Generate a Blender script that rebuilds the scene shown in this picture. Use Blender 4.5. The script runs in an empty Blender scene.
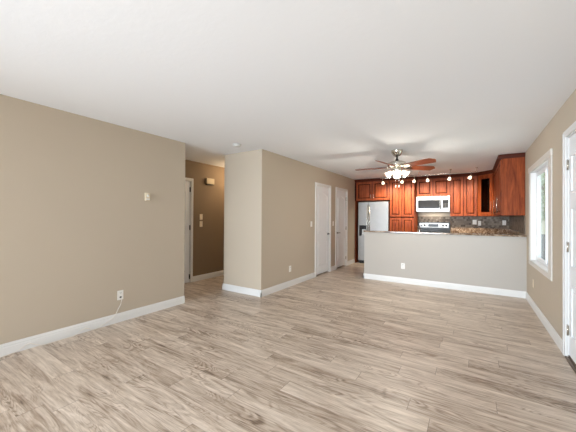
import bpy, bmesh, math, random
from mathutils import Vector, Matrix
random.seed(7)
R = math.radians
C = bpy.context.scene.collection
sc = bpy.context.scene

# ------------------------------------------------------------------ camera
EYE = 1.3047
cd = bpy.data.cameras.new('camera'); cam = bpy.data.objects.new('camera', cd); C.objects.link(cam)
cd.sensor_width = 36.0; cd.lens = 283.553 / 576 * 36; cd.clip_start = 0.02
yaw, pit, rol = R(33.0478), R(0.3721), R(0.3294)
fw = Vector((-math.sin(yaw) * math.cos(pit), math.cos(yaw) * math.cos(pit), math.sin(pit)))
rt = Vector((math.cos(yaw), math.sin(yaw), 0)); up = rt.cross(fw)
r2 = rt * math.cos(rol) + up * math.sin(rol); u2 = -rt * math.sin(rol) + up * math.cos(rol)
m = Matrix((r2, u2, -fw)).transposed().to_4x4(); m.translation = (0, 0, EYE)
cam.matrix_world = m
sc.camera = cam

# ------------------------------------------------------------------ light
sc.view_settings.view_transform = 'Standard'; sc.view_settings.look = 'None'
sc.view_settings.gamma = 1; sc.view_settings.use_curve_mapping = False
sc.view_settings.exposure = 0.13
w = bpy.data.worlds.new('sky'); sc.world = w; w.use_nodes = True
bg = w.node_tree.nodes['Background']; bg.inputs[0].default_value = (0.80, 0.90, 1.0, 1); bg.inputs[1].default_value = 0.9
def lamp(name, kind, loc, energy, color=(1, 1, 1), rot=(0, 0, 0), size=None, size_y=None, radius=None):
    l = bpy.data.lights.new(name, kind); l.energy = energy; l.color = color
    if kind == 'AREA':
        l.shape = 'RECTANGLE'; l.size = size; l.size_y = size_y
    if radius is not None: l.shadow_soft_size = radius
    o = bpy.data.objects.new(name, l); o.location = loc; o.rotation_euler = rot; C.objects.link(o)
    return o
sun = lamp('sun', 'SUN', (0, 0, 20), 4.2, (1, .95, .86)); sun.data.angle = R(0.6)
sun.rotation_euler = Vector((0.62, 0.30, -0.72)).to_track_quat('-Z', 'Y').to_euler()
# daylight through the wide sliding-door opening behind the camera; the narrow beam is added fill
lamp('daylight_rear_opening', 'AREA', (-2.45, -4.10, .95), 30, (.89, 1, 1.12), (R(90), 0, 0), 2.2, 1.8)  #L:rear
lamp('rear_fill_beam', 'AREA', (-2.45, -4.11, .95), 95, (.89, 1, 1.12), (R(90), 0, R(-14)), 2.2, 1.8)  #L:beam
bpy.data.lights["rear_fill_beam"].spread = R(75)  #L:beam
# added fill lamp in an unseen opening cut in the left wall
lamp('left_fill_light', 'AREA', (-3.78, -2.4, 1.3), 175, (.89, 1, 1.12), (0, R(-90), 0), 1.2, 1.6)  #L:left
bpy.data.lights['left_fill_light'].spread = R(95)  #L:left
# daylight through the side window
lamp('daylight_side_window', 'AREA', (.90, 5.045, 1.345), 7, (.94, 1, 1.08), (0, R(90), 0), 1.2, 1.1)  #L:side

# ------------------------------------------------------------------ node helpers
class N:
    def __init__(s, name):
        s.m = bpy.data.materials.new(name); s.m.use_nodes = True
        s.t = s.m.node_tree; s.b = s.t.nodes['Principled BSDF']
    def n(s, typ, **kw):
        x = s.t.nodes.new(typ)
        for k, v in kw.items():
            if k.startswith('_'): setattr(x, k[1:], v)
            else: x.inputs[k.replace('__', ' ')].default_value = v
        return x
    def l(s, a, b): s.t.links.new(a, b)
    def math(s, op, a, b=None, c=None):
        x = s.t.nodes.new('ShaderNodeMath'); x.operation = op
        for i, v in enumerate((a, b, c)):
            if v is None: continue
            if isinstance(v, (int, float)): x.inputs[i].default_value = v
            else: s.l(v, x.inputs[i])
        return x.outputs[0]
    def mix(s, f, a, b, mode='MIX'):
        x = s.t.nodes.new('ShaderNodeMix'); x.data_type = 'RGBA'; x.blend_type = mode
        for sock, v in ((x.inputs[0], f), (x.inputs[6], a), (x.inputs[7], b)):
            if hasattr(v, 'is_linked'): s.l(v, sock)
            elif isinstance(v, (int, float)): sock.default_value = v
            else: sock.default_value = (*v, 1)
        return x.outputs[2]
    def ramp(s, f, stops):
        x = s.t.nodes.new('ShaderNodeValToRGB'); e = x.color_ramp.elements
        while len(e) < len(stops): e.new(0.5)
        for i, (p, c) in enumerate(stops): e[i].position = p; e[i].color = (*c, 1) if len(c) == 3 else c
        s.l(f, x.inputs[0]); return x.outputs[0]
    def bump(s, h, strength, dist=0.01):
        x = s.n('ShaderNodeBump', Strength=strength, Distance=dist); s.l(h, x.inputs['Height']); s.l(x.outputs[0], s.b.inputs['Normal'])
    def obj(s): return s.n('ShaderNodeTexCoord').outputs['Object']
    def noise(s, vec, scale, detail=3, rough=.5, dist=0.0):
        x = s.n('ShaderNodeTexNoise', Scale=scale, Detail=detail, Roughness=rough, Distortion=dist)
        s.l(vec, x.inputs['Vector']); return x.outputs['Fac']
    def scale(s, vec, sx, sy, sz):
        x = s.n('ShaderNodeVectorMath', _operation='MULTIPLY'); x.inputs[1].default_value = (sx, sy, sz); s.l(vec, x.inputs[0]); return x.outputs[0]
    def set(s, **kw):
        for k, v in kw.items():
            k = k.replace('__', ' ')
            if k == 'color': s.b.inputs['Base Color'].default_value = (*v, 1)
            else: s.b.inputs[k].default_value = v
        return s

def plain(name, col, rough=.5, metal=0, var=.06, **kw):
    a = N(name).set(Roughness=rough, Metallic=metal, **kw)
    f = a.noise(a.obj(), 9, 3)
    c = a.mix(f, [v * (1 - var) for v in col], [min(1, v * (1 + var)) for v in col]); a.l(c, a.b.inputs['Base Color'])
    return a.m
def paint(name, col, rough=.75, bump=.12, sc_=90):
    a = N(name).set(Roughness=rough)
    o = a.obj(); f = a.noise(o, 1.3, 2)
    c = a.mix(f, [v * .975 for v in col], [v * 1.025 for v in col]); a.l(c, a.b.inputs['Base Color'])
    a.bump(a.noise(o, sc_, 3), bump, .004)
    return a.m
def wood(name, dark, light, axis='Z', rough=.42):
    a = N(name).set(Roughness=rough, **{'Specular__IOR__Level': .14})
    s = {'Z': (16, 16, 1.3), 'X': (1.3, 16, 16)}[axis]
    v = a.scale(a.obj(), *s)
    f = a.noise(v, 1.6, 6, .6, .8); g = a.noise(v, 6, 4, .6)
    f = a.math('ADD', a.math('MULTIPLY', f, .75), a.math('MULTIPLY', g, .25))
    a.l(a.ramp(f, [(.3, dark), (.68, light)]), a.b.inputs['Base Color'])
    return a.m
def emit(name, col, strength, base=(.9, .9, .85)):
    a = N(name).set(color=base, Roughness=.4)
    a.b.inputs['Emission Color'].default_value = (*col, 1); a.b.inputs['Emission Strength'].default_value = strength
    return a.m

def floor_mat():
    a = N('oak_plank_floor').set(Roughness=.36)
    o = a.obj(); sp = a.n('ShaderNodeSeparateXYZ'); a.l(o, sp.inputs[0]); X, Y = sp.outputs[0], sp.outputs[1]
    yr = a.math('DIVIDE', Y, .148); row = a.math('FLOOR', yr); fy = a.math('FRACT', yr)
    wn = a.n('ShaderNodeTexWhiteNoise', _noise_dimensions='1D'); a.l(row, wn.inputs['W'])
    xr = a.math('ADD', a.math('DIVIDE', X, 1.22), a.math('MULTIPLY', wn.outputs['Value'], 9.0)); pid = a.math('FLOOR', xr); fx = a.math('FRACT', xr)
    cb = a.n('ShaderNodeCombineXYZ'); a.l(row, cb.inputs[0]); a.l(pid, cb.inputs[1])
    w2 = a.n('ShaderNodeTexWhiteNoise', _noise_dimensions='2D'); a.l(cb.outputs[0], w2.inputs['Vector'])
    rnd = w2.outputs['Value']; rs = a.n('ShaderNodeSeparateXYZ'); a.l(w2.outputs['Color'], rs.inputs[0])
    def gvec(sx, sy, k):
        c = a.n('ShaderNodeCombineXYZ')
        a.l(a.math('MULTIPLY_ADD', rnd, k, a.math('MULTIPLY', X, sx)), c.inputs[0])
        a.l(a.math('MULTIPLY_ADD', rs.outputs[1], k, a.math('MULTIPLY', Y, sy)), c.inputs[1])
        a.l(a.math('MULTIPLY', rs.outputs[2], k), c.inputs[2]); return c.outputs[0]
    broad = a.noise(gvec(1.5, 14, 37), 1.0, 6, .65, 1.2)
    rn = a.noise(gvec(1.1, 6.5, 61), 1.0, 2, .5, .9)
    ring = a.math('POWER', a.math('MULTIPLY_ADD', a.math('SINE', a.math('MULTIPLY', rn, 120)), .5, .5), 2.0)
    fine = a.noise(gvec(5, 95, 19), 1.0, 5, .7, .3)
    patch = a.ramp(a.noise(gvec(1.5, 3.0, 83), 1.0, 3, .6, .3), [(.42, (0, 0, 0)), (.66, (1, 1, 1))])
    v = a.math('ADD', a.math('MULTIPLY', broad, .62), a.math('MULTIPLY_ADD', fine, .38, .040))
    v = a.math('SUBTRACT', v, a.math('MULTIPLY', a.math('MULTIPLY', ring, patch), .17))
    v = a.math('ADD', v, a.math('MULTIPLY_ADD', rnd, .08, -.035))
    col = a.ramp(v, [(.32, (.185, .127, .088)), (.44, (.375, .288, .219)), (.54, (.540, .444, .358)), (.68, (.740, .640, .540))])
    ey = a.math('MINIMUM', fy, a.math('SUBTRACT', 1, fy)); ex = a.math('MINIMUM', fx, a.math('SUBTRACT', 1, fx))
    j = a.math('MAXIMUM', a.math('MULTIPLY', a.math('LESS_THAN', ey, .008), .22), a.math('MULTIPLY', a.math('LESS_THAN', ex, .0013), .65))
    col = a.mix(j, col, (.07, .05, .035)); a.l(col, a.b.inputs['Base Color'])
    a.l(a.math('MULTIPLY_ADD', fine, .14, .30), a.b.inputs['Roughness'])
    a.bump(a.math('SUBTRACT', fine, a.math('MULTIPLY', j, 2)), .06, .003)
    return a.m
def ceiling_mat():
    a = N('knockdown_ceiling').set(color=(.835, .850, .873), Roughness=.85)
    o = a.obj()
    p = a.ramp(a.noise(a.scale(o, 1, 1.6, 1), 14, 5, .6, .5), [(.45, (0, 0, 0)), (.62, (1, 1, 1))])
    a.bump(p, .06, .005); return a.m
def granite():
    a = N('brown_granite').set(Roughness=.14)
    o = a.obj()
    f = a.noise(o, 38, 8, .75, .6); g = a.noise(o, 9, 3, .6)
    v = a.math('ADD', a.math('MULTIPLY', f, .7), a.math('MULTIPLY', g, .3))
    a.l(a.ramp(v, [(.36, (.03, .022, .018)), (.47, (.16, .095, .055)), (.55, (.36, .27, .19)), (.66, (.62, .56, .48))]), a.b.inputs['Base Color'])
    return a.m
def mosaic():
    a = N('stone_mosaic').set(Roughness=.5, Specular__IOR__Level=.3)
    sp = a.n('ShaderNodeSeparateXYZ'); a.l(a.obj(), sp.inputs[0])
    cb = a.n('ShaderNodeCombineXYZ'); a.l(a.math('ADD', sp.outputs[0], sp.outputs[1]), cb.inputs[0]); a.l(sp.outputs[2], cb.inputs[1])
    br = a.n('ShaderNodeTexBrick', _offset=.5, Scale=1.0, Mortar__Size=.0025, Brick__Width=.05, Row__Height=.05, Bias=0.0)
    br.inputs['Color1'].default_value = (.055, .040, .028, 1); br.inputs['Color2'].default_value = (.33, .275, .215, 1); br.inputs['Mortar'].default_value = (.17, .150, .127, 1)
    a.l(cb.outputs[0], br.inputs['Vector'])
    c = a.mix(a.math('MULTIPLY', a.noise(a.obj(), 60, 4, .7), .55), br.outputs['Color'], (.15, .105, .07))
    a.l(c, a.b.inputs['Base Color']); return a.m
def glass(name, tint=(.95, .98, .97), gl=.05):
    a = N(name); t = a.t
    tr = a.n('ShaderNodeBsdfTransparent'); tr.inputs[0].default_value = (*tint, 1)
    g = a.n('ShaderNodeBsdfGlossy'); g.inputs['Roughness'].default_value = .03
    mx = a.n('ShaderNodeMixShader'); fr = a.n('ShaderNodeFresnel'); fr.inputs[0].default_value = 1.45
    a.l(a.math('MULTIPLY', fr.outputs[0], gl / .12), mx.inputs[0]); a.l(tr.outputs[0], mx.inputs[1]); a.l(g.outputs[0], mx.inputs[2])
    a.l(mx.outputs[0], t.nodes['Material Output'].inputs['Surface']); return a.m
def leaf_mat(name, c1, c2):
    a = N(name).set(Roughness=.5)
    a.l(a.mix(a.noise(a.obj(), 6, 3), c1, c2), a.b.inputs['Base Color']); return a.m

M = dict(
    floor=floor_mat(), ceil=ceiling_mat(),
    wall=paint('tan_wall_paint', (.500, .430, .340)), hallwall=paint('brown_hall_paint', (.215, .150, .092)), half=paint('greige_half_wall_paint', (.458, .428, .390)),
    trim=paint('white_trim_paint', (.74, .74, .73), .38, .03), door=paint('white_door_paint', (.82, .845, .87), .42, .03),
    cherry=wood('cherry_wood', (.090, .014, .005), (.365, .084, .024)), cherryx=wood('cherry_wood_rail', (.115, .018, .005), (.330, .075, .018), 'X'),
    crown=plain('dark_shaded_crown', (.075, .016, .007), .5, **{'Specular__IOR__Level': .15}), glaze_gapshade=plain('dark_glaze_and_gap_shade', (.030, .006, .003), .6, **{'Specular__IOR__Level': .06}), cabin=plain('cabinet_interior', (.10, .03, .015), .6),  # crown is darkened for its shadow; the dark glaze also fills shaded door gaps
    steel=plain('brushed_stainless_steel', (.43, .42, .40), .36, 1), fsteel=plain('refrigerator_steel', (.33, .32, .305), .42, 1), nickel=plain('brushed_nickel', (.66, .63, .57), .25, 1),
    chrome=plain('polished_chrome', (.85, .85, .86), .08, 1), black=plain('black_plastic', (.012, .012, .013), .3), dark=plain('dark_bronze', (.03, .026, .023), .35, .6),
    bglass=plain('black_oven_glass', (.015, .016, .018), .06), plate=plain('white_plastic_plate', (.80, .79, .75), .35), beige=plain('cream_plastic', (.72, .62, .46), .4),
    slot=plain('socket_slot_black', (.03, .03, .03), .5), granite=granite(), mosaic=mosaic(), grout=plain('grey_metal_threshold', (.16, .12, .09), .35, .7),
    walnut=wood('reddish_blade_wood', (.13, .030, .012), (.25, .065, .026), 'X', .3), pane=glass('clear_window_glass'), cabglass=glass('smoked_cabinet_glass', (.16, .15, .15), .12),
    chime=plain('old_beige_plastic', (.46, .36, .22), .45), detect=plain('aged_white_plastic', (.60, .595, .57), .6), wtrim=paint('off_white_window_trim', (.66, .63, .585), .45, .04), vinyl=plain('white_vinyl_frame', (.82, .83, .85), .35), cable=plain('white_cable', (.78, .74, .68), .4),
    shade=emit('lit_frosted_glass_shade', (1, .90, .72), 3.5), bulb=emit('lit_spot_bulb', (1, .82, .58), 2.2), dome=emit('lit_hall_dome', (1, .82, .55), 3.0),
    grass=leaf_mat('sunlit_lawn', (.26, .31, .08), (.46, .46, .15)), leaf=leaf_mat('tree_leaves', (.22, .34, .15), (.62, .70, .52)), bark=plain('tree_bark', (.22, .15, .09), .9, var=.3),
    bin=plain('slate_blue_plastic', (.055, .075, .12), .45), display=plain('appliance_display', (.02, .03, .03), .1), stucco=paint('pale_house_stucco', (.72, .70, .66)),
)

# ------------------------------------------------------------------ mesh helpers
class B:
    """collects faces for ONE mesh"""
    def __init__(s): s.bm = bmesh.new(); s.mi = 0
    def face(s, vs):
        try:
            f = s.bm.faces.new(vs); f.material_index = s.mi; return f
        except ValueError: return None
    def box(s, x0, y0, z0, x1, y1, z1, bev=0.0, seg=1):
        if x1 < x0: x0, x1 = x1, x0
        if y1 < y0: y0, y1 = y1, y0
        if z1 < z0: z0, z1 = z1, z0
        t = bmesh.new(); bmesh.ops.create_cube(t, size=1)
        for v in t.verts: v.co = Vector(((x0 + x1) / 2 + v.co.x * (x1 - x0), (y0 + y1) / 2 + v.co.y * (y1 - y0), (z0 + z1) / 2 + v.co.z * (z1 - z0)))
        if bev > 0:
            bev = min(bev, .45 * min(x1 - x0, y1 - y0, z1 - z0))
            bmesh.ops.bevel(t, geom=t.edges[:], offset=bev, segments=seg, affect='EDGES', profile=.5)
        s.join(t); return s
    def join(s, t, mat=None):
        mp = {}
        for v in t.verts: mp[v] = s.bm.verts.new(mat @ v.co if mat else v.co)
        for f in t.faces:
            nf = s.face([mp[v] for v in f.verts])
            if nf: nf.smooth = f.smooth
        t.free(); return s
    def prism(s, poly, axis, a, b):
        """polygon in the two other axes extruded along axis from a to b"""
        def P(p, k):
            return {'x': (k, p[0], p[1]), 'y': (p[0], k, p[1]), 'z': (p[0], p[1], k)}[axis]
        va = [s.bm.verts.new(P(p, a)) for p in poly]; vb = [s.bm.verts.new(P(p, b)) for p in poly]
        n = len(poly)
        for i in range(n): s.face([va[i], va[(i + 1) % n], vb[(i + 1) % n], vb[i]])
        s.face(va[::-1]); s.face(vb); return s
    def ring(s, outer, inner, y0, y1):
        """flat frame between two polygons (x,z), raised from y0 to y1"""
        n = len(outer); q = [[s.bm.verts.new((p[0], y, p[1])) for p in pl] for pl, y in ((outer, y0), (outer, y1), (inner, y1), (inner, y0))]
        for i in range(n):
            j = (i + 1) % n
            for k in range(4): s.face([q[k][i], q[k][j], q[(k + 1) % 4][j], q[(k + 1) % 4][i]])
        return s
    def lathe(s, prof, n=24, mat=None, smooth=True):
        """profile (r,z) around z"""
        t = bmesh.new(); rows = []
        for r, z in prof:
            rows.append([t.verts.new((r * math.cos(2 * math.pi * k / n), r * math.sin(2 * math.pi * k / n), z)) for k in range(n)] if r > 1e-6 else [t.verts.new((0, 0, z))])
        for a, b in zip(rows, rows[1:]):
            for k in range(n):
                k2 = (k + 1) % n
                if len(a) == 1 and len(b) == 1: continue
                vs = [a[0], b[k], b[k2]] if len(a) == 1 else [a[k], b[0], a[k2]] if len(b) == 1 else [a[k], b[k], b[k2], a[k2]]
                f = t.faces.new(vs); f.smooth = smooth
        s.join(t, mat); return s
    def tube(s, pts, r, n=8):
        pts = [Vector(p) for p in pts]; rows = []; t = bmesh.new()
        ref = Vector((.123, .31, .94)).normalized()
        for i, p in enumerate(pts):
            d = (pts[min(i + 1, len(pts) - 1)] - pts[max(i - 1, 0)]).normalized()
            a = d.cross(ref).normalized(); b = d.cross(a)
            rows.append([t.verts.new(p + r * (a * math.cos(2 * math.pi * k / n) + b * math.sin(2 * math.pi * k / n))) for k in range(n)])
        for a, b in zip(rows, rows[1:]):
            for k in range(n):
                f = t.faces.new([a[k], a[(k + 1) % n], b[(k + 1) % n], b[k]]); f.smooth = True
        t.faces.new(rows[0][::-1]); t.faces.new(rows[-1]); s.join(t); return s

def obj(name, b, mats, parent=None, loc=None):
    bm = b.bm
    bmesh.ops.recalc_face_normals(bm, faces=bm.faces[:])
    me = bpy.data.meshes.new(name)
    if loc is not None: bmesh.ops.translate(bm, verts=bm.verts[:], vec=-Vector(loc))
    bm.to_mesh(me); bm.free()
    for k in (mats if isinstance(mats, (list, tuple)) else [mats]): me.materials.append(M[k])
    o = bpy.data.objects.new(name, me); C.objects.link(o)
    if parent: o.parent = parent
    if loc is not None: o.location = loc
    return o
def thing(name, label, cat, loc=(0, 0, 0), rotz=0, group=None):
    o = bpy.data.objects.new(name, None); C.objects.link(o); o.empty_display_size = .1
    o.location = loc; o.rotation_euler = (0, 0, rotz); tag(o, label, cat, group); return o
def tag(o, label, cat, group=None):
    o['label'] = label; o['category'] = cat
    if group: o['group'] = group
    return o
def struct(name, b, mats, parent=None):
    o = obj(name, b, mats, parent)
    if not parent: o['kind'] = 'structure'
    return o
def sroot(name, loc, rotz):
    o = bpy.data.objects.new(name, None); C.objects.link(o); o.location = loc; o.rotation_euler = (0, 0, rotz); o['kind'] = 'structure'; o.empty_display_size = .1
    return o
def dup(root, loc, rotz, label, group=None):
    r = root.copy(); C.objects.link(r); r.location = loc; r.rotation_euler = (0, 0, rotz); r['label'] = label
    if group: r['group'] = group
    for ch in list(root.children):
        c = ch.copy(); C.objects.link(c); c.parent = r
        for g in ch.children:
            d = g.copy(); C.objects.link(d); d.parent = c
    return r

# ------------------------------------------------------------------ room dimensions (metres, eye at x=y=0)
H = 2.44
XL, YL = -3.68, 2.769          # left wall and where it stops
XM, YH, XH = -2.915, 3.681, -3.778   # closet block: right face, front face, left face
XF = -4.736                    # far wall of the hall
XR = 0.751                     # right wall
YP, XP = 6.0745, -1.970        # half wall
YB = 8.64                      # kitchen back wall
YR = -4.00                     # rear wall
T = .12

def wall(name, axis, at, out, a, b, holes=(), mat='wall', z0=0, z1=H):
    """wall slab: plane axis=at, thickness towards out (+-), from a to b, with holes (a0,a1,z0,z1)"""
    bb = B(); cuts = sorted({a, b, *[h[0] for h in holes], *[h[1] for h in holes]})
    def add(p, q, lo, hi):
        if hi - lo < 1e-4: return
        if axis == 'x': bb.box(at, p, lo, at + out, q, hi)
        else: bb.box(p, at, lo, q, at + out, hi)
    for p, q in zip(cuts, cuts[1:]):
        hs = [h for h in holes if h[0] <= p + 1e-6 and h[1] >= q - 1e-6]
        lo = z0
        for h in sorted(hs, key=lambda h: h[2]): add(p, q, lo, h[2]); lo = h[3]
        add(p, q, lo, z1)
    bmesh.ops.remove_doubles(bb.bm, verts=bb.bm.verts[:], dist=1e-5)
    return struct(name, bb, mat)

b = B(); b.box(-5.0, YR - .2, -.10, XR + T, YB + T, 0); struct('floor', b, 'floor')
b = B(); b.box(-5.0, YR - .2, H, XR + T, YB + T, H + .15); struct('ceiling', b, 'ceil')
D1 = (5.630, 6.335); D2 = (6.745, 7.430); DH = 2.035
W1 = (4.420, 5.670, .672, 2.020)            # side window opening
D4 = (2.770, 3.690); D4H = 2.085            # entry door on the right wall
D3 = (2.930, 3.700); D3H = 2.035            # hall door
D5 = (3.800, 4.560)                         # door in the left side of the closet block
wall('wall_left', 'x', XL, -T, YR, YL, [(-3.25, -1.55, .68, 1.92)])  # opening added behind the camera for the left fill lamp
wall('wall_hall_near', 'y', YL, -T, XF - T, XL - T)
wall('wall_hall', 'x', XF, -T, YL, YB, [(D3[0], D3[1], 0, D3H)], mat='hallwall')
wall('wall_hall_light_blocker', 'x', -4.98, -.02, YL - T, YB)  # unseen wall added to block outside light leaking round the hall door
wall('wall_closet_front', 'y', YH, T, XH, XM)
wall('wall_closet_left', 'x', XH, T, YH + T, YB, [(D5[0] + .12, D5[1], 0, DH)])
wall('wall_closet_right', 'x', XM, -T, YH + T, YB, [(D1[0], D1[1], 0, DH), (D2[0], D2[1], 0, DH)])
wall('wall_right', 'x', XR, T, YR, YB, [W1, (D4[0], D4[1], 0, D4H)])
wall('wall_back', 'y', YB, T, XF - T, XR + T)
wall('wall_rear', 'y', YR, -T, XL - T, XR + T, [(-3.6, -1.3, 0, 2.05)])
wall('wall_half', 'y', YP, T, XP, XR, mat='half', z1=1.008)

# baseboards: one moulded profile swept along a wall
def baseboard(name, axis, at, out, a, b_, parent=None):
    pr = [(0, 0), (.016, 0), (.016, .072), (.0125, .076), (.0125, .092), (.009, .098), (.007, .110), (0, .110)]
    bb = B(); pl = [(at + out * p, z) for p, z in pr]
    if axis == 'x': bb.prism(pl, 'y', a, b_)
    else: bb.prism(pl, 'x', a, b_)
    return struct(name, bb, 'trim')
baseboard('baseboard_left', 'x', XL, 1, YR, YL)
baseboard('baseboard_hall', 'x', XF, 1, D3[1] + .058, YB)
baseboard('baseboard_closet_front', 'y', YH, -1, XH - .016, XM + .016)
for i, (p, q) in enumerate(((YH - .016, D1[0] - .066), (D1[1] + .066, D2[0] - .066), (D2[1] + .066, 8.08))):
    baseboard('baseboard_closet_right_%d' % (i + 1), 'x', XM, 1, p, q)
baseboard('baseboard_half_wall', 'y', YP, -1, XP - .016, XR)
baseboard('baseboard_half_wall_end', 'x', XP, -1, YP - .016, YP + T)
baseboard('baseboard_right', 'x', XR, -1, D4[1] + .072, YP)
baseboard('baseboard_right_near', 'x', XR, -1, YR, D4[0] - .072)

# ------------------------------------------------------------------ doors (built facing -Y, x to the right, then turned)
def arch(x0, x1, z0, z1, rise, n=10):
    p = [(x0, z0), (x1, z0)]
    if rise < 1e-6: return p + [(x1, z1), (x0, z1)]
    for k in range(n + 1):
        t = k / n; p.append((x1 + (x0 - x1) * t, z1 - rise + rise * math.sin(math.pi * t)))
    return p
def shrink(poly, d):
    cx = sum(p[0] for p in poly[:2]) / 2; xs = [p[0] for p in poly]; zs = [p[1] for p in poly]
    hw = (max(xs) - min(xs)) / 2; z0, z1 = min(zs), max(zs); h = z1 - z0
    return [(cx + (p[0] - cx) * (hw - d) / hw, z0 + d + (p[1] - z0) * (h - 2 * d) / h) for p in poly]
def panel_leaf(x0, x1, z0, z1, y, panels, th=.035):
    bb = B(); bb.box(x0, y, z0, x1, y + th, z1, .002)
    for pl in panels:
        bb.ring(pl, shrink(pl, .022), y + .0005, y - .009)
        bb.ring(shrink(pl, .050), shrink(pl, .062), y + .0005, y - .006)
        q = shrink(pl, .062); bb.prism(q, 'y', y + .0005, y - .006)
    return bb
def casing(bb, x0, x1, z1, wd=.062, th=.016, head=None):
    hw = head or wd
    bb.box(x0 - wd, -th, 0, x0, 0, z1 + hw, .003); bb.box(x1, -th, 0, x1 + wd, 0, z1 + hw, .003); bb.box(x0, -th, z1, x1, 0, z1 + hw, .003)
    bb.box(x0 - wd + .012, -th - .005, 0, x0 - wd + .03, -th + .001, z1 + hw - .02, .002); bb.box(x1 + wd - .03, -th - .005, 0, x1 + wd - .012, -th + .001, z1 + hw - .02, .002)
    # jamb lining
    bb.box(x0, 0, 0, x0 + .012, T, z1); bb.box(x1 - .012, 0, 0, x1, T, z1); bb.box(x0 + .012, 0, z1 - .012, x1 - .012, T, z1)
def hinge(root, x, z, y, mat='nickel'):
    h = B(); h.box(x - .016, y - .002, z - .045, x + .016, y + .002, z + .045, .001)
    h.lathe([(0, -.05), (.006, -.05), (.006, .05), (0, .05)], 10, Matrix.Translation((x, y - .006, z)))
    return obj('hinge', h, mat, root)
def lever(root, x, z, y, dirx, mat='dark'):
    h = B(); rot = Matrix.Translation((x, y, z)) @ Matrix.Rotation(R(90), 4, 'X')
    h.lathe([(0, 0), (.027, 0), (.027, .006), (.022, .010), (.010, .012), (.010, .045), (0, .045)], 18, rot)
    h.tube([(x, y - .043, z), (x + dirx * .03, y - .046, z), (x + dirx * .075, y - .046, z + .002), (x + dirx * .115, y - .043, z - .004)], .008)
    return obj('lever_handle', h, mat, root)
def door(name, loc, rotz, wdt, ht, panels, hinge_side, gap=.014, inset=.010, head=None, wd=.062, lv=None, hz=(.22, 1.03, 1.83), leafz=None, hm='nickel'):
    r = sroot(name, loc, rotz)
    c = B(); casing(c, 0, wdt, ht, wd=wd, head=head); obj('casing', c, 'trim', r)
    lf = panel_leaf(.015, wdt - .015, gap, ht - .015, inset, panels); obj('door_leaf', lf, 'door', r)
    hx = .010 if hinge_side < 0 else wdt - .010
    for z in hz: hinge(r, hx, z, inset - .004, hm)
    if lv: lever(r, *lv)
    return r
def two_panel(wdt):
    s = .105
    return [arch(s, wdt - s, .20, .78, 0), arch(s, wdt - s, .95, 1.90, .07)]
w1_ = D1[1] - D1[0]; w2_ = D2[1] - D2[0]
door('door_1', (XM, D1[0], 0), R(90), w1_, DH, two_panel(w1_), -1, lv=(w1_ - .065, .925, .010, -1), gap=.03)
door('door_2', (XM, D2[0], 0), R(90), w2_, DH, two_panel(w2_), 1, lv=(.065, .925, .010, 1), gap=.03)
w3_ = D3[1] - D3[0]
door('door_3', (XF, D3[0], 0), R(90), w3_, D3H, two_panel(w3_), 1, lv=(.065, .925, .010, 1), wd=.052, head=.05, hz=(.12, 1.10, 1.86), hm='dark', gap=.006)
# white casing and leaf on the hall side of the closet block
r = sroot('door_5', (XH, D5[1], 0), R(-90)); c = B(); casing(c, 0, D5[1] - D5[0] - .12, DH, .062, .022); obj('casing', c, 'trim', r)
obj('door_leaf', panel_leaf(.015, D5[1] - D5[0] - .135, .012, DH - .015, .012, two_panel(D5[1] - D5[0] - .12)), 'door', r)
# entry door on the right wall: small upper panels, three nickel hinges, metal threshold
w4_ = D4[1] - D4[0]
pn = []
for x0, x1 in ((.11, w4_ / 2 - .045), (w4_ / 2 + .045, w4_ - .11)):
    pn += [arch(x0, x1, .22, .70, 0), arch(x0, x1, .86, 1.42, 0), arch(x0, x1, 1.545, 1.90, 0)]
r4 = door('door_4', (XR, D4[1], 0), R(-90), w4_, D4H, pn, -1, gap=.035, wd=.072, head=.062, lv=(w4_ - .07, .95, .010, -1), hz=(.264, 1.045, 1.819))
b = B(); b.box(-.002, -.018, 0, w4_ + .002, .075, .016, .004); b.box(.012, .004, .016, w4_ - .012, .05, .033, .003); obj('threshold', b, 'grout', r4)

# ------------------------------------------------------------------ side window
a0, a1, z0, z1 = W1
wr = sroot('window_1', (XR, a1, 0), R(-90)); L = a1 - a0
c = B(); cw = .108     # flat casing boards, deeper header
c.box(-cw, -.014, z0 - .058, 0, 0, z1, .003); c.box(L, -.014, z0 - .058, L + .150, 0, z1, .003)
c.box(-cw - .012, -.020, z1, L + .160, 0, z1 + .080, .004); c.box(0, -.016, z0 - .058, L, 0, z0, .003)
obj('casing', c, 'wtrim', wr)
c = B(); c.box(0, 0, z0, .008, .115, z1); c.box(L - .008, 0, z0, L, .115, z1); c.box(.008, 0, z1 - .008, L - .008, .115, z1); c.box(0.008, -.006, z0, L - .008, .115, z0 + .012, .003)
obj('reveal', c, 'trim', wr)
fy0, fy1 = .062, .114
c = B(); f = .030
c.box(.008, fy0, z0 + .012, .008 + f, fy1, z1 - .008, .004); c.box(L - .008 - f, fy0, z0 + .012, L - .008, fy1, z1 - .008, .004)
c.box(.008 + f, fy0, z0 + .012, L - .008 - f, fy1, z0 + .012 + f, .004); c.box(.008 + f, fy0, z1 - .008 - f, L - .008 - f, fy1, z1 - .008, .004)
obj('frame', c, 'vinyl', wr)
for nm, x0, x1, yy in (('sash', .038, L / 2 + .02, .072), ('sash', L / 2 - .02, L - .038, .092)):
    c = B(); s = .032; za, zb = z0 + .042, z1 - .038
    c.box(x0, yy - .008, za, x0 + s, yy + .008, zb, .003); c.box(x1 - s, yy - .008, za, x1, yy + .008, zb, .003)
    c.box(x0 + s, yy - .008, za, x1 - s, yy + .008, za + s, .003); c.box(x0 + s, yy - .008, zb - s, x1 - s, yy + .008, zb, .003)
    so = obj(nm, c, 'vinyl', wr)
    c = B(); c.box(x0 + s, yy - .002, za + s, x1 - s, yy + .002, zb - s); obj('pane', c, 'pane', so)

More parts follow.
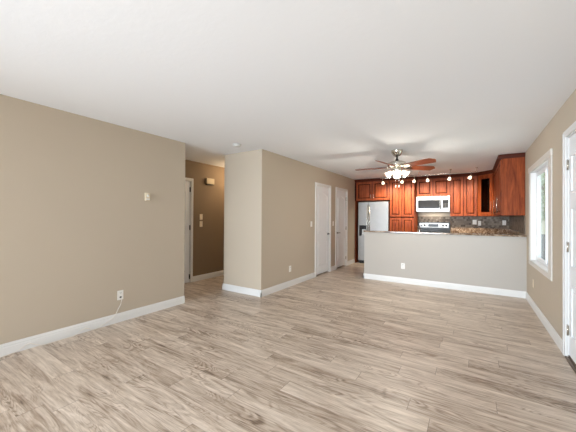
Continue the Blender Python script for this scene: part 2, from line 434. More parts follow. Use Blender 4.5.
# ------------------------------------------------------------------ wall plates
def outlet(label, loc, rotz, group='white electrical outlets', wdt=.072, ht=.116, ports=2, mat='plate'):
    r = thing('wall_outlet', label, 'outlet', loc, rotz, 'electrical outlets on the walls')
    b = B(); b.box(-wdt / 2, -.007, -ht / 2, wdt / 2, 0, ht / 2, .003, 2); obj('plate', b, mat, r)
    for z in ((.026, -.026) if ports == 2 else (-.02,)):
        s = B(); s.box(-.017, -.010, z - .016, .017, -.006, z + .016, .003); so = obj('socket', s, mat, r)
        s = B(); s.box(-.009, -.0108, z - .002, -.006, -.0095, z + .009); s.box(.006, -.0108, z - .002, .009, -.0095, z + .009); s.box(-.002, -.0108, z - .011, .002, -.0095, z - .006)
        obj('slot', s, 'slot', so)
    return r
def switch(label, loc, rotz, wdt=.074, ht=.118, mat='plate'):
    r = thing('light_switch', label, 'light switch', loc, rotz, 'switch plates on the walls')
    b = B(); b.box(-wdt / 2, -.007, -ht / 2, wdt / 2, 0, ht / 2, .003, 2); obj('plate', b, mat, r)
    s = B(); s.prism([(-.006, -.034), (-.012, -.034), (-.008, 0), (-.0085, .034), (-.006, .034)], 'x', -.017, .017); obj('rocker', s, mat, r)
    return r
E90, W90 = R(90), R(-90)
lo = outlet('white outlet with a thin white cable on the left tan wall', (XL, 1.831, .331), E90, ports=2)
jk = B(); jk.box(-.012, -.0125, -.036, .012, -.009, -.016, .001); obj('jack', jk, 'slot', lo)
outlet('small white outlet low on the tan wall of the closet block', (XM, 4.561, .335), E90)
outlet('white outlet low on the pale kitchen half wall', (-1.175, YP, .346), 0)
switch('white switch plate on tan wall left of the first white door', (XM, 5.405, 1.175), E90)
switch('white switch plate on tan wall between the two white doors', (XM, 6.547, 1.17), E90)
switch('upper of two cream switch plates on the dark hall wall', (XF, 3.960, 1.312), E90, mat='beige')
switch('lower of two cream switch plates on the dark hall wall', (XF, 3.960, 1.166), E90, mat='beige')
r = thing('blank_wall_plate', 'small painted plate low on the right wall below the window', 'wall plate', (XR, 5.455, .363), W90)
b = B(); b.box(-.036, -.006, -.058, .036, 0, .058, .003, 2); obj('plate', b, 'beige', r)
b = B(); b.lathe([(0, 0), (.004, 0), (.003, .002), (0, .002)], 10, Matrix.Translation((0, -.006, .03)) @ Matrix.Rotation(R(90), 4, 'X')); obj('screw', b, 'nickel', r)
r = thing('thermostat', 'small cream thermostat with pale dial on the left tan wall', 'thermostat', (XL, 2.164, 1.577), E90)
b = B(); b.box(-.034, -.026, -.052, .034, 0, .052, .006, 2); obj('body', b, 'beige', r)
b = B(); b.lathe([(0, 0), (.017, 0), (.016, .007), (.012, .010), (0, .010)], 20, Matrix.Translation((0, -.025, .012)) @ Matrix.Rotation(R(90), 4, 'X')); obj('dial', b, 'plate', r)
b = B(); b.box(-.026, -.0275, -.042, .026, -.025, -.022, .001); obj('scale_strip', b, 'plate', r)
r = thing('doorbell_chime', 'cream doorbell chime box high on the dark hall wall', 'doorbell chime', (XF, 4.165, 2.075), E90)
b = B(); b.box(-.105, -.055, -.060, .105, -.010, .060, .006, 2); obj('cover', b, 'chime', r)
b = B(); b.box(-.098, -.045, -.078, .098, 0, -.055, .003); b.box(-.112, -.011, -.062, .098, 0, .055, .002); obj('base', b, 'dark', r)
# cable from the left outlet, down over the baseboard and along the floor
cp = [(XL + .014, 1.836, .300), (XL + .022, 1.838, .27), (XL + .018, 1.83, .22), (XL + .020, 1.80, .17), (XL + .022, 1.77, .115), (XL + .024, 1.72, .07), (XL + .023, 1.64, .03), (XL + .024, 1.55, .006)]
for k in range(26):
    t = k / 25; cp.append((XL + .028 + .012 * math.sin(t * 17) * (t > .05) + .02 * max(0, math.sin(t * 9 - 1)), 1.52 - t * .98, .005 + .05 * max(0, math.sin(t * 13 + .4)) ** 3))
cb = B(); cb.tube(cp, .0042, 6); tag(obj('cable', cb, 'cable', loc=(XL + .03, 1.2, 0)), 'thin white cable hanging from left outlet and trailing along baseboard', 'cable')

# ------------------------------------------------------------------ ceiling: smoke detector, hall light
r = thing('smoke_detector', 'round white smoke detector on the ceiling before the hall', 'smoke detector', (-3.06, 3.245, H), 0)
b = B(); b.lathe([(0, 0), (.066, 0), (.066, -.010), (.060, -.014), (0, -.014)], 28); obj('base', b, 'detect', r)
b = B(); b.lathe([(.056, -.014), (.058, -.022), (.050, -.034), (.020, -.038), (0, -.038)], 28); obj('cover', b, 'detect', r)
r = thing('hall_ceiling_light', 'round flush ceiling light in the hall behind the closet corner', 'ceiling light', (-4.26, 4.75, H), 0)
b = B(); b.lathe([(0, 0), (.15, 0), (.15, -.022), (.14, -.026), (0, -.026)], 32); obj('base', b, 'nickel', r)
b = B(); b.lathe([(.138, -.026), (.135, -.05), (.10, -.085), (.05, -.10), (0, -.104)], 32); obj('diffuser', b, 'dome', r)
l_ = lamp('hall_lamp_light', 'POINT', (-4.26, 4.75, H - .20), 17, (1, .74, .46), radius=.08)  #L:hall

# ------------------------------------------------------------------ kitchen cabinets
def raised_door(bb, x0, x1, z0, z1, y, th=.020, st=.055):
    """raised-panel door, front at y, facing -Y; slot 1 is the dark glaze in the groove"""
    st = min(st, (x1 - x0) * .26, (z1 - z0) * .26)
    bb.mi = 0; bb.box(x0, y + .006, z0, x1, y + th, z1)
    o = arch(x0, x1, z0, z1, 0); i = shrink(o, st)
    bb.ring(o, i, y + .007, y)
    bb.mi = 1; g = shrink(i, min(.023, (x1 - x0) * .06)); bb.ring(i, g, y + .0065, y + .0045)
    bb.mi = 0; k = shrink(g, .020)
    q0 = [bb.bm.verts.new((p[0], y + .0055, p[1])) for p in g]; q1 = [bb.bm.verts.new((p[0], y + .0005, p[1])) for p in k]
    for n in range(4): bb.face([q0[n], q0[(n + 1) % 4], q1[(n + 1) % 4], q1[n]])
    bb.face(q1)
    return bb
def bar_handle(parent, x, z, y, ln=.13, mat='nickel'):
    h = B(); h.tube([(x, y - .028, z - ln / 2), (x, y - .028, z + ln / 2)], .0055)
    for s in (-1, 1): h.tube([(x, y, z + s * ln * .36), (x, y - .028, z + s * ln * .36)], .0045)
    return obj('handle', h, mat, parent)
def crown(bb, x0, x1, y, zt=H - .004, l_ret=None, r_ret=None):
    pr = [(y + .02, zt - .075), (y - .004, zt - .075), (y - .010, zt - .062), (y - .030, zt - .030), (y - .045, zt - .018), (y - .048, zt), (y + .02, zt)]
    bb.prism(pr, 'x', x0, x1)
CH = ['cherry', 'glaze_gapshade']
def cabinet(name, label, x0, x1, z0, z1, yf, yb, rows, loc=None, rotz=0, has_crown=True, handles=True, hlen=.13, group='cherry kitchen cabinets', reveal=.006, fl=.0, hpos='low'):
    """rows: list of (z0,z1,ncols); yf = face frame front"""
    r = thing(name, label, 'cabinet', loc or (0, 0, 0), rotz, None)
    b = B(); zt_ = z1 - (.006 if has_crown else 0); b.box(x0, yf, z0, x1, yb, zt_); b.mi = 1; b.box(x0 + .002, yf - .001, z0 + .012, x1 - .002, yf + .001, min(zt_ - .002, rows[0][1] + .006)); obj('body', b, CH, r)  # dark front plate paints the shadow lines between the doors
    for za, zb, nc in rows:
        w_ = (x1 - x0 - fl) / nc
        for k in range(nc):
            a_, c_ = x0 + fl + k * w_ + reveal, x0 + fl + (k + 1) * w_ - reveal
            b = B(); raised_door(b, a_, c_, za, zb, yf - .021); d = obj('door', b, CH, r)
            if handles:
                left_hinge = (k % 2 == 0) if nc > 1 else True
                hx = c_ - .028 if left_hinge else a_ + .028
                hz = za + .10 if hpos == 'low' else zb - .12
                bar_handle(d, hx, hz + (hlen - .13) * .5, yf - .021, hlen)
    if has_crown:
        b = B(); crown(b, x0, x1, yf - .004); obj('crown', b, 'crown', r)
    return r
PF = 8.09       # face of the deep units
UF = 8.33       # face of the shallow wall units
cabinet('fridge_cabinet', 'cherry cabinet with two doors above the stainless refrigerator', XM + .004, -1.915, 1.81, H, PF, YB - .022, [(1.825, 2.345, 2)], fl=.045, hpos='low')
b = B(); b.box(XM + .022, PF - .01, 0, XM + .047, YB, 1.808, .001); tag(obj('end_panel', b, 'cherry', loc=(XM + .035, PF, 0)), 'narrow dark cherry panel left of the refrigerator by the wall', 'panel')
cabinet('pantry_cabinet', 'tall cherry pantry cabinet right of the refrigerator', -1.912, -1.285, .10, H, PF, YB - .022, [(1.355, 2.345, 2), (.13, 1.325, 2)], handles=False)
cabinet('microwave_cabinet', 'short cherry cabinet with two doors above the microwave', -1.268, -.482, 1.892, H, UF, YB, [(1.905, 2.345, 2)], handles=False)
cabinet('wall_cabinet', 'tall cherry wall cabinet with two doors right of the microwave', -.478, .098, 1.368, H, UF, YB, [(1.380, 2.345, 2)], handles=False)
# diagonal corner cabinet with a glass door
cx0, cy0, cx1, cy1 = .102, UF, .430, UF - .328
ang = math.atan2(cy1 - cy0, cx1 - cx0); dl = math.hypot(cx1 - cx0, cy1 - cy0)
r = thing('corner_cabinet', 'diagonal cherry corner cabinet with a dark glass door', 'cabinet', (cx0, cy0, 0), ang)
inv = Matrix.Rotation(-ang, 4, 'Z') @ Matrix.Translation((-cx0, -cy0, 0))
def loc2(x, y):
    v = inv @ Vector((x, y, 0)); return (v.x, v.y)
pent = [loc2(cx0, cy0), loc2(cx1, cy1), loc2(XR - .004, cy1), loc2(XR - .004, YB - .004), loc2(cx0, YB - .004)]
b = B(); b.prism(pent, 'z', 1.368, 1.388); b.prism(pent, 'z', H - .09, H - .006)
for k in range(1, 5):
    p, q = Vector(pent[k]), Vector(pent[(k + 1) % 5]); d = (q - p).normalized(); nn = Vector((-d.y, d.x)) * .016
    b.prism([tuple(p), tuple(q), tuple(q + nn), tuple(p + nn)], 'z', 1.388, H - .09)
b.box(0, 0, 1.388, .030, .02, H - .09); b.box(dl - .030, 0, 1.388, dl, .02, H - .09)
obj('body', b, 'cherry', r)
sh = [loc2(cx0 + .03, cy0 + .03), loc2(cx1 + .02, cy1 + .05), loc2(XR - .03, cy1 + .03), loc2(XR - .03, YB - .03), loc2(cx0 + .03, YB - .03)]
for z in (1.72, 2.03): b = B(); b.prism(sh, 'z', z, z + .018); obj('shelf', b, 'cherry', r)
b = B(); o_ = arch(.030, dl - .030, 1.380, 2.345, 0); i_ = shrink(o_, .085); b.ring(o_, i_, -.001, -.022)
b.mi = 1; b.ring(i_, shrink(i_, .008), -.002, -.015); d_ = obj('door', b, CH, r)
b = B(); b.prism(shrink(i_, .006), 'y', -.008, -.005); obj('glass', b, 'cabglass', d_)
bar_handle(d_, dl - .056, 1.56, -.022, .30)
b = B(); crown(b, -.02, dl + .02, -.004); obj('crown', b, 'crown', r)
# wall cabinet along the right wall, its cherry end towards the living room
YE = 6.215
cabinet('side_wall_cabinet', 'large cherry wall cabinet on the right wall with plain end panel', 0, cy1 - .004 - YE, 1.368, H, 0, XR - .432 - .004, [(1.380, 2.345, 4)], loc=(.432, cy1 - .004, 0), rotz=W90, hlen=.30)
sc_ = [o for o in C.objects if o.name == 'side_wall_cabinet'][0]
b = B(); Lc = cy1 - .004 - YE
pr = [(Lc, H - .079), (Lc + .003, H - .079), (Lc + .006, H - .066), (Lc + .014, H - .034), (Lc + .02, H - .022), (Lc + .022, H - .004), (Lc, H - .004)]
b.prism(pr, 'y', -.050, XR - .436) ; obj('crown', b, 'crown', sc_)
b = B(); b.box(Lc, .010, 1.368, Lc + .004, XR - .436, H - .08); b.box(Lc, -.001, 1.368, Lc + .008, .022, H - .08); obj('end_panel', b, 'cherry', sc_)

# backsplash, worktop, base units
b = B(); b.box(-1.281, YB - .010, .914, XR, YB, 1.366); tag(obj('backsplash', b, 'mosaic'), 'grey stone mosaic backsplash on the back kitchen wall', 'backsplash')
b = B(); b.box(XR - .010, 6.20, 1.05, XR, YB - .011, 1.366); tag(obj('backsplash', b, 'mosaic'), 'grey stone mosaic backsplash on the right kitchen wall below end panel', 'backsplash')
r = thing('worktop', 'brown granite worktop with upstand along the back and right walls', 'worktop', (0, 8.3, .874))
b = B(); yo, zo = 8.3, .874
b.box(-.478, 8.00 - yo, 0, XR - .012, YB - .012 - yo, .038, .004); b.box(.13, 6.85 - yo, 0, XR - .012, 8.0 - yo, .038, .004); obj('slab', b, 'granite', r)
b = B(); b.box(-.478, YB - .034 - yo, .038, XR - .012, YB - .011 - yo, .200, .003); b.box(XR - .034, 6.85 - yo, .038, XR - .011, YB - .034 - yo, .200, .003); obj('upstand', b, 'granite', r)
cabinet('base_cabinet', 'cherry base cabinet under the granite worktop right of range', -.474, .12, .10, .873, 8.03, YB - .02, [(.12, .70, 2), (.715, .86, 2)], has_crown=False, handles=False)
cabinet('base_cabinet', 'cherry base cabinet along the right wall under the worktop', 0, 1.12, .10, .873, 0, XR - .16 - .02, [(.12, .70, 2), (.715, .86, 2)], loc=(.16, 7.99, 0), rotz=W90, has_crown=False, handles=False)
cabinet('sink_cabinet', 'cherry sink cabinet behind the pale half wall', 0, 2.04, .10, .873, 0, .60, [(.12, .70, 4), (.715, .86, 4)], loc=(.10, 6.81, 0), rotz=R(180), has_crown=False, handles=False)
r = thing('sink_worktop', 'granite sink worktop behind the pale half wall', 'worktop', (-.90, 6.5, .874))
b = B(); b.box(-1.06, -.305, 0, -.38, .33, .038, .004); b.box(.42, -.305, 0, 1.01, .33, .038, .004); b.box(-.38, -.305, 0, .42, -.19, .038, .004); b.box(-.38, .22, 0, .42, .33, .038, .004); obj('slab', b, 'granite', r)
b = B(); b.box(-.37, -.18, -.001, .41, -.17, .038); b.box(-.37, .20, -.001, .41, .21, .038); b.box(-.37, -.17, -.001, -.36, .20, .038); b.box(.40, -.17, -.001, .41, .20, .038); b.box(-.37, -.18, .0005, .41, .21, .006); obj('sink_bowl', b, 'steel', r)
# breakfast bar slab on the half wall
b = B(); b.box(XP - .012, YP - .030, 1.010, XR - .003, YP + .155, 1.038, .006, 2); tag(obj('bar_top', b, 'granite', loc=(-.6, YP, 1.010)), 'thin polished granite bar top capping the pale half wall', 'worktop')
# faucet
fx, fyy = -.905, 6.27
r = thing('faucet', 'chrome gooseneck faucet tip showing above the half wall bar top', 'faucet', (fx, fyy, .912))
b = B(); b.lathe([(0, 0), (.028, 0), (.028, .008), (.018, .02), (.016, .05), (0, .05)], 18); obj('base', b, 'chrome', r)
b = B(); pts = [(0, 0, .03), (0, 0, .12)] + [(-.0, .055 - .055 * math.cos(t), .145 + .055 * math.sin(t)) for t in [R(k * 20) for k in range(0, 10)]] + [(0, .11, .11)]
b.tube(pts, .012, 10); obj('spout', b, 'chrome', r)
b = B(); b.tube([(.015, 0, .035), (.05, 0, .045), (.085, 0, .07)], .006); obj('lever', b, 'chrome', r)
# plates on the backsplash
switch('white switch plate on mosaic backsplash right of the range', (.045, YB - .011, 1.222), 0, mat='plate', wdt=.085)
outlet('narrow white outlet beside the switch plate on the mosaic backsplash', (.150, YB - .011, 1.195), 0, wdt=.06)
outlet('white outlet on mosaic backsplash under the end of the side cabinet', (.645, YB - .011, 1.215), 0)

# ------------------------------------------------------------------ refrigerator
RX0, RX1, RF = -2.778, -1.925, 8.00
r = thing('refrigerator', 'stainless side-by-side refrigerator with black ice dispenser', 'refrigerator', ((RX0 + RX1) / 2, 8.3, 0))
ox, oy = (RX0 + RX1) / 2, 8.3
def rb(bb, x0, y0, z0_, x1, y1, z1_, bev=0, seg=1): bb.box(x0 - ox, y0 - oy, z0_, x1 - ox, y1 - oy, z1_, bev, seg); return bb
obj('body', rb(B(), RX0 + .004, RF + .065, .03, RX1 - .004, YB - .03, 1.765, .004), 'black', r)
sp_ = -2.470
fd = B(); x0, x1 = RX0, sp_ - .003     # freezer door with a dispenser opening
rb(fd, x0, RF, .10, x1, RF + .06, .80, .008, 2); rb(fd, x0, RF, 1.10, x1, RF + .06, 1.77, .008, 2); rb(fd, x0, RF, .79, x0 + .035, RF + .06, 1.11); rb(fd, x1 - .065, RF, .79, x1, RF + .06, 1.11); rb(fd, x0, RF + .050, .79, x1, RF + .06, 1.11)
fo = obj('freezer_door', fd, 'fsteel', r)
d = B(); rb(d, x0 + .035, RF - .004, .80, x0 + .085, RF + .05, 1.10, .002); rb(d, x0 + .085, RF - .004, 1.045, x1 - .065, RF + .05, 1.10, .002); rb(d, x0 + .085, RF + .040, .80, x1 - .065, RF + .052, 1.045)
rb(d, x1 - .077, RF - .004, .80, x1 - .065, RF + .05, 1.045, .002); rb(d, x0 + .10, RF + .0, 1.00, x0 + .18, RF + .04, 1.046, .004)
obj('dispenser', d, 'black', fo)
d = B(); rb(d, x0 + .088, RF - .002, .80, x1 - .078, RF + .039, .822, .003); rb(d, x0 + .10, RF + .028, .83, x1 - .09, RF + .039, .99, .003); obj('dispenser_tray', d, 'steel', fo)
fr_ = obj('fridge_door', rb(B(), sp_ + .003, RF, .10, RX1, RF + .06, 1.77, .008, 2), 'fsteel', r)
for x, par in ((sp_ - .030, fo), (sp_ + .030, fr_)):
    h = B(); h.tube([(x - ox, RF - .002 - oy, 1.66), (x - ox, RF - .045 - oy, 1.63), (x - ox, RF - .05 - oy, 1.2), (x - ox, RF - .045 - oy, .56), (x - ox, RF - .002 - oy, .53)], .012, 10); obj('handle', h, 'nickel', par)
g = B(); rb(g, RX0 + .004, RF + .02, .022, RX1 - .004, RF + .065, .095)
for k in range(5): rb(g, RX0 + .02, RF + .014, .03 + k * .013, RX1 - .02, RF + .021, .036 + k * .013)
obj('grille', g, 'black', r)
for x in (RX0 + .05, RX1 - .05):
    f_ = B(); rb(f_, x - .02, RF + .08, 0, x + .02, RF + .12, .032, .004); obj('foot', f_, 'black', r)

# ------------------------------------------------------------------ microwave
MX0, MX1, MF, MZ0, MZ1 = -1.262, -.486, 8.225, 1.488, 1.888
r = thing('microwave', 'stainless over-the-range microwave with dark window', 'microwave', (-.874, 8.4, MZ0))
def mb(bb, x0, y0, z0_, x1, y1, z1_, bev=0, seg=1): bb.box(x0 + .874, y0 - 8.4, z0_ - MZ0, x1 + .874, y1 - 8.4, z1_ - MZ0, bev, seg); return bb
obj('body', mb(B(), MX0, MF + .03, MZ0, MX1, YB - .012, MZ1), 'steel', r)
xd = MX1 - .185
b = B(); mb(b, MX0, MF, MZ0 + .012, MX0 + .045, MF + .03, MZ1 - .012, .003); mb(b, xd - .03, MF, MZ0 + .012, xd, MF + .03, MZ1 - .012, .003); mb(b, MX0 + .045, MF, MZ0 + .012, xd - .03, MF + .03, MZ0 + .085, .003); mb(b, MX0 + .045, MF, MZ1 - .095, xd - .03, MF + .03, MZ1 - .012, .003)
do = obj('door', b, 'steel', r)
obj('window', mb(B(), MX0 + .044, MF + .004, MZ0 + .084, xd - .029, MF + .029, MZ1 - .094), 'bglass', do)
h = B(); h.tube([(xd + .866, MF - 8.4, .345), (xd + .866, MF - 8.435, .33), (xd + .866, MF - 8.438, .2), (xd + .866, MF - 8.435, .07), (xd + .866, MF - 8.4, .055)], .011); obj('handle', h, 'dark', do)
cp_ = B(); mb(cp_, xd + .002, MF + .001, MZ0 + .012, MX1, MF + .03, MZ1 - .012, .003); cpo = obj('control_panel', cp_, 'steel', r)
obj('display', mb(B(), xd + .03, MF - .001, MZ0 + .09, MX1 - .02, MF + .003, MZ1 - .10), 'bglass', cpo)
kb = B()
for i in range(3):
    for j in range(4): mb(kb, xd + .045 + i * .038, MF - .003, MZ0 + .105 + j * .030, xd + .072 + i * .038, MF, MZ0 + .125 + j * .030, .001)
obj('keypad', kb, 'slot', cpo)
v = B()
for k in range(10): mb(v, MX0 + .03 + k * .073, MF + .001, MZ1 - .010, MX0 + .085 + k * .073, MF + .03, MZ1 - .002)
obj('vent_grille', v, 'steel', r)
lamp('microwave_hood_light', 'AREA', (-.874, 8.42, MZ0 - .01), 3.0, (1, .93, .82), (0, 0, 0), .4, .12)  #L:hood

# ------------------------------------------------------------------ range
GX0, GX1 = -1.258, -.490
r = thing('range', 'stainless electric range with knobs and black display on its back panel', 'range', (-.874, 8.3, 0))
def gb(bb, x0, y0, z0_, x1, y1, z1_, bev=0, seg=1): bb.box(x0 + .874, y0 - 8.3, z0_, x1 + .874, y1 - 8.3, z1_, bev, seg); return bb
obj('body', gb(B(), GX0, 8.02, .03, GX1, YB - .03, .895, .003), 'steel', r)
ct = obj('cooktop', gb(B(), GX0, 7.99, .895, GX1, YB - .03, .912, .004), 'bglass', r)
bp = B(); gb(bp, GX0, 8.545, .912, GX1, YB - .012, 1.21, .006); bpo = obj('back_panel', bp, 'black', r)
b = B(); gb(b, GX0 + .035, 8.536, 1.065, GX1 - .035, 8.546, 1.185, .003); fo_ = obj('fascia', b, 'steel', bpo)
obj('display', gb(B(), GX0 + .25, 8.532, 1.085, GX0 + .50, 8.537, 1.165, .001), 'black', bpo)
for x in (GX0 + .085, GX0 + .165, GX1 - .165, GX1 - .085):
    b = B(); b.lathe([(0, 0), (.027, 0), (.025, .018), (.016, .024), (0, .024)], 18, Matrix.Translation((x + .874, .237, 1.125)) @ Matrix.Rotation(R(90), 4, 'X')); obj('knob', b, 'black', bpo)
b = B(); gb(b, GX0 + .006, 7.985, .25, GX1 - .006, 8.02, .80, .006); od = obj('oven_door', b, 'steel', r)
obj('oven_window', gb(B(), GX0 + .12, 7.982, .36, GX1 - .12, 7.986, .66), 'bglass', od)
h = B(); h.tube([(-.33, -.315, .745), (-.33, -.355, .745), (.33, -.355, .745), (.33, -.315, .745)], .011); obj('handle', h, 'nickel', od)
obj('drawer', gb(B(), GX0 + .006, 7.99, .06, GX1 - .006, 8.02, .235, .006), 'steel', r)
for x in (-.34, .34):
    for y in (-.24, .26): obj('foot', B().box(x - .02, y - .02, 0, x + .02, y + .02, .031), 'black', r)

# ------------------------------------------------------------------ ceiling fan
FX, FY = -1.058, 4.954
fan = thing('ceiling_fan', 'nickel ceiling fan with reddish wood blades and lit glass shades', 'ceiling fan', (FX, FY, H))
def fz(z): return z - H
b = B(); b.lathe([(0, 0), (.092, 0), (.092, -.012), (.086, -.035), (.062, -.075), (.030, -.098), (0, -.10)], 32); obj('canopy', b, 'nickel', fan)
b = B(); b.lathe([(0, -.09), (.016, -.09), (.016, -.19), (0, -.19)], 16); b.lathe([(0, -.150), (.026, -.150), (.030, -.165), (.026, -.178), (0, -.178)], 16); obj('downrod', b, 'dark', fan)
b = B(); b.lathe([(0, -.170), (.045, -.172), (.095, -.185), (.138, -.205), (.150, -.228), (.150, -.250), (.142, -.266), (.120, -.282), (.080, -.296), (0, -.298)], 36); obj('motor_housing', b, 'nickel', fan)
b = B(); b.lathe([(0, -.296), (.070, -.296), (.078, -.310), (.074, -.345), (.055, -.370), (.038, -.392), (.012, -.402), (0, -.402)], 28); obj('light_kit', b, 'nickel', fan)
bl = [(.175, -.058), (.30, -.064), (.55, -.072), (.640, -.073), (.700, -.020), (.700, .000), (.655, .073), (.55, .072), (.30, .064), (.175, .058), (.160, .03), (.160, -.03)]
t = bmesh.new(); vs0 = [t.verts.new((x, y, .003)) for x, y in bl]; vs1 = [t.verts.new((x, y, -.003)) for x, y in bl]
t.faces.new(vs0); t.faces.new(vs1[::-1])
for k in range(len(bl)): t.faces.new([vs0[k], vs1[k], vs1[(k + 1) % len(bl)], vs0[(k + 1) % len(bl)]])
bb = B(); bb.join(t); blade0 = obj('blade', bb, 'walnut', fan)
b = B(); b.box(.085, -.020, -.004, .17, .020, .004, .002); b.prism([(.16, -.045), (.235, -.030), (.26, 0), (.235, .030), (.16, .045), (.13, .018), (.13, -.018)], 'z', -.010, -.0032)
for x, y in ((.185, -.025), (.185, .025), (.235, 0)): b.lathe([(0, -.0135), (.006, -.0135), (.006, -.010), (0, -.010)], 8, Matrix.Translation((x, y, 0)))
iron0 = obj('blade_iron', b, 'nickel', blade0)
for k in range(5):
    if k == 0: o, q = blade0, iron0
    else:
        o = blade0.copy(); C.objects.link(o); q = iron0.copy(); C.objects.link(q); q.parent = o
    o.parent = fan; o.location = (0, 0, fz(2.163))
    o.rotation_euler = (Matrix.Rotation(R(-29 + 72 * k), 3, 'Z') @ Matrix.Rotation(R(-18), 3, 'X')).to_euler()
for k in range(4):
    a = R(-78 + 90 * k); d = Vector((math.cos(a), math.sin(a), 0))
    rotm = Matrix.Translation(Vector((0, 0, -.352)) + d * .085) @ Matrix.Rotation(a, 4, 'Z') @ Matrix.Rotation(R(-48), 4, 'Y') @ Matrix.Scale(.78, 4)
    b = B(); b.lathe([(.020, .020), (.026, 0), (.040, -.022), (.050, -.050), (.060, -.085), (.078, -.118), (.075, -.118), (.056, -.084), (.046, -.050), (.036, -.022), (.020, -.002)], 24, rotm)
    so = obj('shade', b, 'shade', fan)
    b = B(); b.tube([d * .06 + Vector((0, 0, -.335)), d * .075 + Vector((0, 0, -.332)), d * .088 + Vector((0, 0, -.345))], .010); b.lathe([(0, .03), (.022, .03), (.026, .0), (.022, -.008), (0, -.008)], 16, rotm); obj('socket', b, 'nickel', fan)
    lamp('fan_bulb_light', 'POINT', Vector((FX, FY, H)) + rotm @ Vector((0, 0, -.115)), 13, (1, .93, .81), radius=.02)  #L:fan
    b = B(); b.lathe([(0, -.005), (.012, -.01), (.024, -.04), (.026, -.06), (.018, -.08), (0, -.088)], 14, rotm); obj('bulb', b, 'bulb', so)
for dx, dy, L_ in ((-.020, .0, .185), (.030, .015, .185)):
    b = B(); b.tube([(dx, dy, -.395), (dx, dy, -.395 - L_)], .0022, 6); co = obj('pull_chain', b, 'nickel', fan)
    b = B(); b.lathe([(0, .012), (.006, .008), (.010, -.012), (.009, -.030), (0, -.036)], 12, Matrix.Translation((dx, dy, -.40 - L_))); obj('pendant', b, 'beige', co)

# ------------------------------------------------------------------ track light
TY, TZ = 7.48, 2.345
tr = thing('track_light', 'nickel monorail track light with six lit spot heads below kitchen ceiling', 'track light', (-.93, TY, H))
b = B(); b.tube([(x + .93, .03 * math.sin(x * 3), TZ - H) for x in [-2.02 + 2.11 * k / 30 for k in range(31)]], .0075, 8); obj('rail', b, 'nickel', tr)
def ty(x): return .03 * math.sin(x * 3)
for x in (-1.93, -1.10, -.42, .075):
    b = B(); b.lathe([(0, 0), (.022, 0), (.020, -.010), (.006, -.014), (.0045, -.09), (.010, -.092), (.010, -.104), (0, -.104)], 14, Matrix.Translation((x + .93, ty(x), 0))); obj('standoff', b, 'nickel', tr)
for x, ti in ((-1.955, -20), (-1.465, 15), (-1.189, 10), (-.90, -5), (-.434, 12), (-.029, 25)):
    yy = ty(x); b = B(); b.tube([(x + .93, yy, TZ - H - .004), (x + .93, yy, TZ - H - .075)], .005, 8); b.lathe([(0, .012), (.013, .012), (.013, -.012), (0, -.012)], 12, Matrix.Translation((x + .93, yy, TZ - H)))
    ho = Matrix.Translation((x + .93, yy, TZ - H - .080)) @ Matrix.Rotation(R(ti), 4, 'Y') @ Matrix.Rotation(R(-18), 4, 'X')
    b.lathe([(0, .012), (.014, .010), (.018, -.010), (.022, -.022), (0, -.022)], 16, ho); hd = obj('spot_head', b, 'nickel', tr)
    b = B(); b.lathe([(0, -.020), (.022, -.020), (.030, -.038), (.034, -.060), (.036, -.074), (.028, -.080), (0, -.082)], 18, ho); obj('lamp_shade', b, 'bulb', hd)
    sp_l = lamp('track_spot_light', 'SPOT', (x, TY + yy + .02, TZ - .175), 50, (1, .88, .70), Vector((.15 * math.sin(x * 5), .62, -.75)).to_track_quat('-Z', 'Y').to_euler(), radius=.03)  #L:track
    sp_l.data.spot_size = R(125); sp_l.data.spot_blend = .9

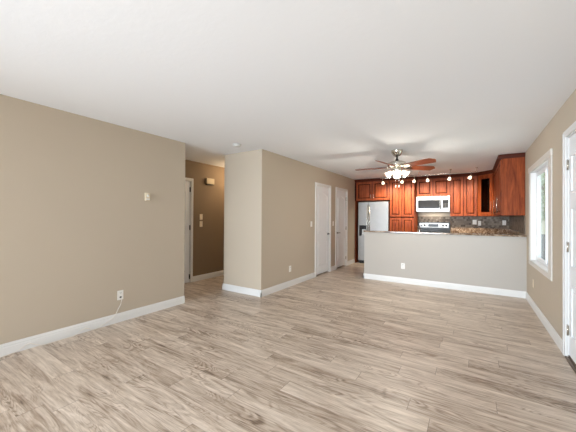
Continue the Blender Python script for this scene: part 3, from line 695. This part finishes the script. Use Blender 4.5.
# ------------------------------------------------------------------ outside, seen through the side window
b = B(); b.box(XR + T + .001, -8, -.30, 40, 60, -.15); b.box(-20, YB + T + .001, -.30, XR + T, 60, -.15); struct('ground', b, 'grass')
def blob_tree(name, label, loc, trunk_h, rad, n, leaf, trunk_r=.11):
    r = thing(name, label, 'tree', loc)
    b = B(); b.tube([(0, 0, 0), (.05, .02, trunk_h * .5), (-.03, .05, trunk_h), (.05, 0, trunk_h + rad * .6)], trunk_r, 10)
    for k in range(6):
        a = k * 1.05; b.tube([(0, .02, trunk_h * (.7 + .05 * k)), (rad * .3 * math.cos(a), rad * .3 * math.sin(a), trunk_h + rad * .2), (rad * .7 * math.cos(a), rad * .7 * math.sin(a), trunk_h + rad * (.3 + .1 * (k % 3)))], trunk_r * .35, 6)
    obj('trunk', b, 'bark', r)
    rg = random.Random(hash(label) % 1000 if False else len(label)); b = B()
    for k in range(n):
        while True:
            p = Vector((rg.uniform(-1, 1), rg.uniform(-1, 1), rg.uniform(-1, 1)))
            if .25 < p.length < 1: break
        c = Vector((p.x * rad, p.y * rad, trunk_h + rad * .45 + p.z * rad * .85))
        u = Vector((rg.gauss(0, 1), rg.gauss(0, 1), rg.gauss(0, 1))).normalized(); v = u.orthogonal().normalized(); s = rg.uniform(.05, .10)
        q = [c + u * s, c + v * s * .5, c - u * s, c - v * s * .5]; b.face([b.bm.verts.new(x) for x in q])
    obj('foliage', b, leaf, r); return r
blob_tree('tree', 'leafy tree with brown branches seen through the side window', (2.55, 14.2, -.15), 2.0, 1.7, 5200, 'leaf')
r = thing('wheeled_bin', 'slate-blue bin standing on the lawn outside the side window', 'bin', (1.74, 9.95, -.15))
b = B(); t = bmesh.new(); bmesh.ops.create_cube(t, size=1)
for v in t.verts: k = 1 if v.co.z > 0 else .82; v.co = Vector((v.co.x * .56 * k, v.co.y * .62 * k, .53 + v.co.z * .94))
bmesh.ops.bevel(t, geom=t.edges[:], offset=.03, segments=2, affect='EDGES'); b.join(t); obj('body', b, 'bin', r)
b = B(); b.box(-.30, -.34, 1.0, .30, .33, 1.045, .02, 2); b.box(-.25, .30, .96, .25, .38, 1.0, .01); obj('lid', b, 'bin', r)
for s in (-1, 1):
    b = B(); b.lathe([(0, -.03), (.09, -.03), (.10, -.02), (.10, .02), (.09, .03), (0, .03)], 20, Matrix.Translation((s * .26, .27, .10)) @ Matrix.Rotation(R(90), 4, 'Y')); obj('wheel', b, 'black', r)
r = thing('neighbour_house', 'pale stucco house far beyond the lawn outside the side window', 'house', (3.5, 26, -.15))
b = B(); b.box(-6, 0, 0, 6, 6, 3.0); obj('wall', b, 'stucco', r)
b = B(); b.prism([(-.5, 2.9), (3, 4.3), (6.5, 2.9), (6.4, 2.8), (-.4, 2.8)], 'x', -6.4, 6.4); obj('roof', b, 'bark', r)
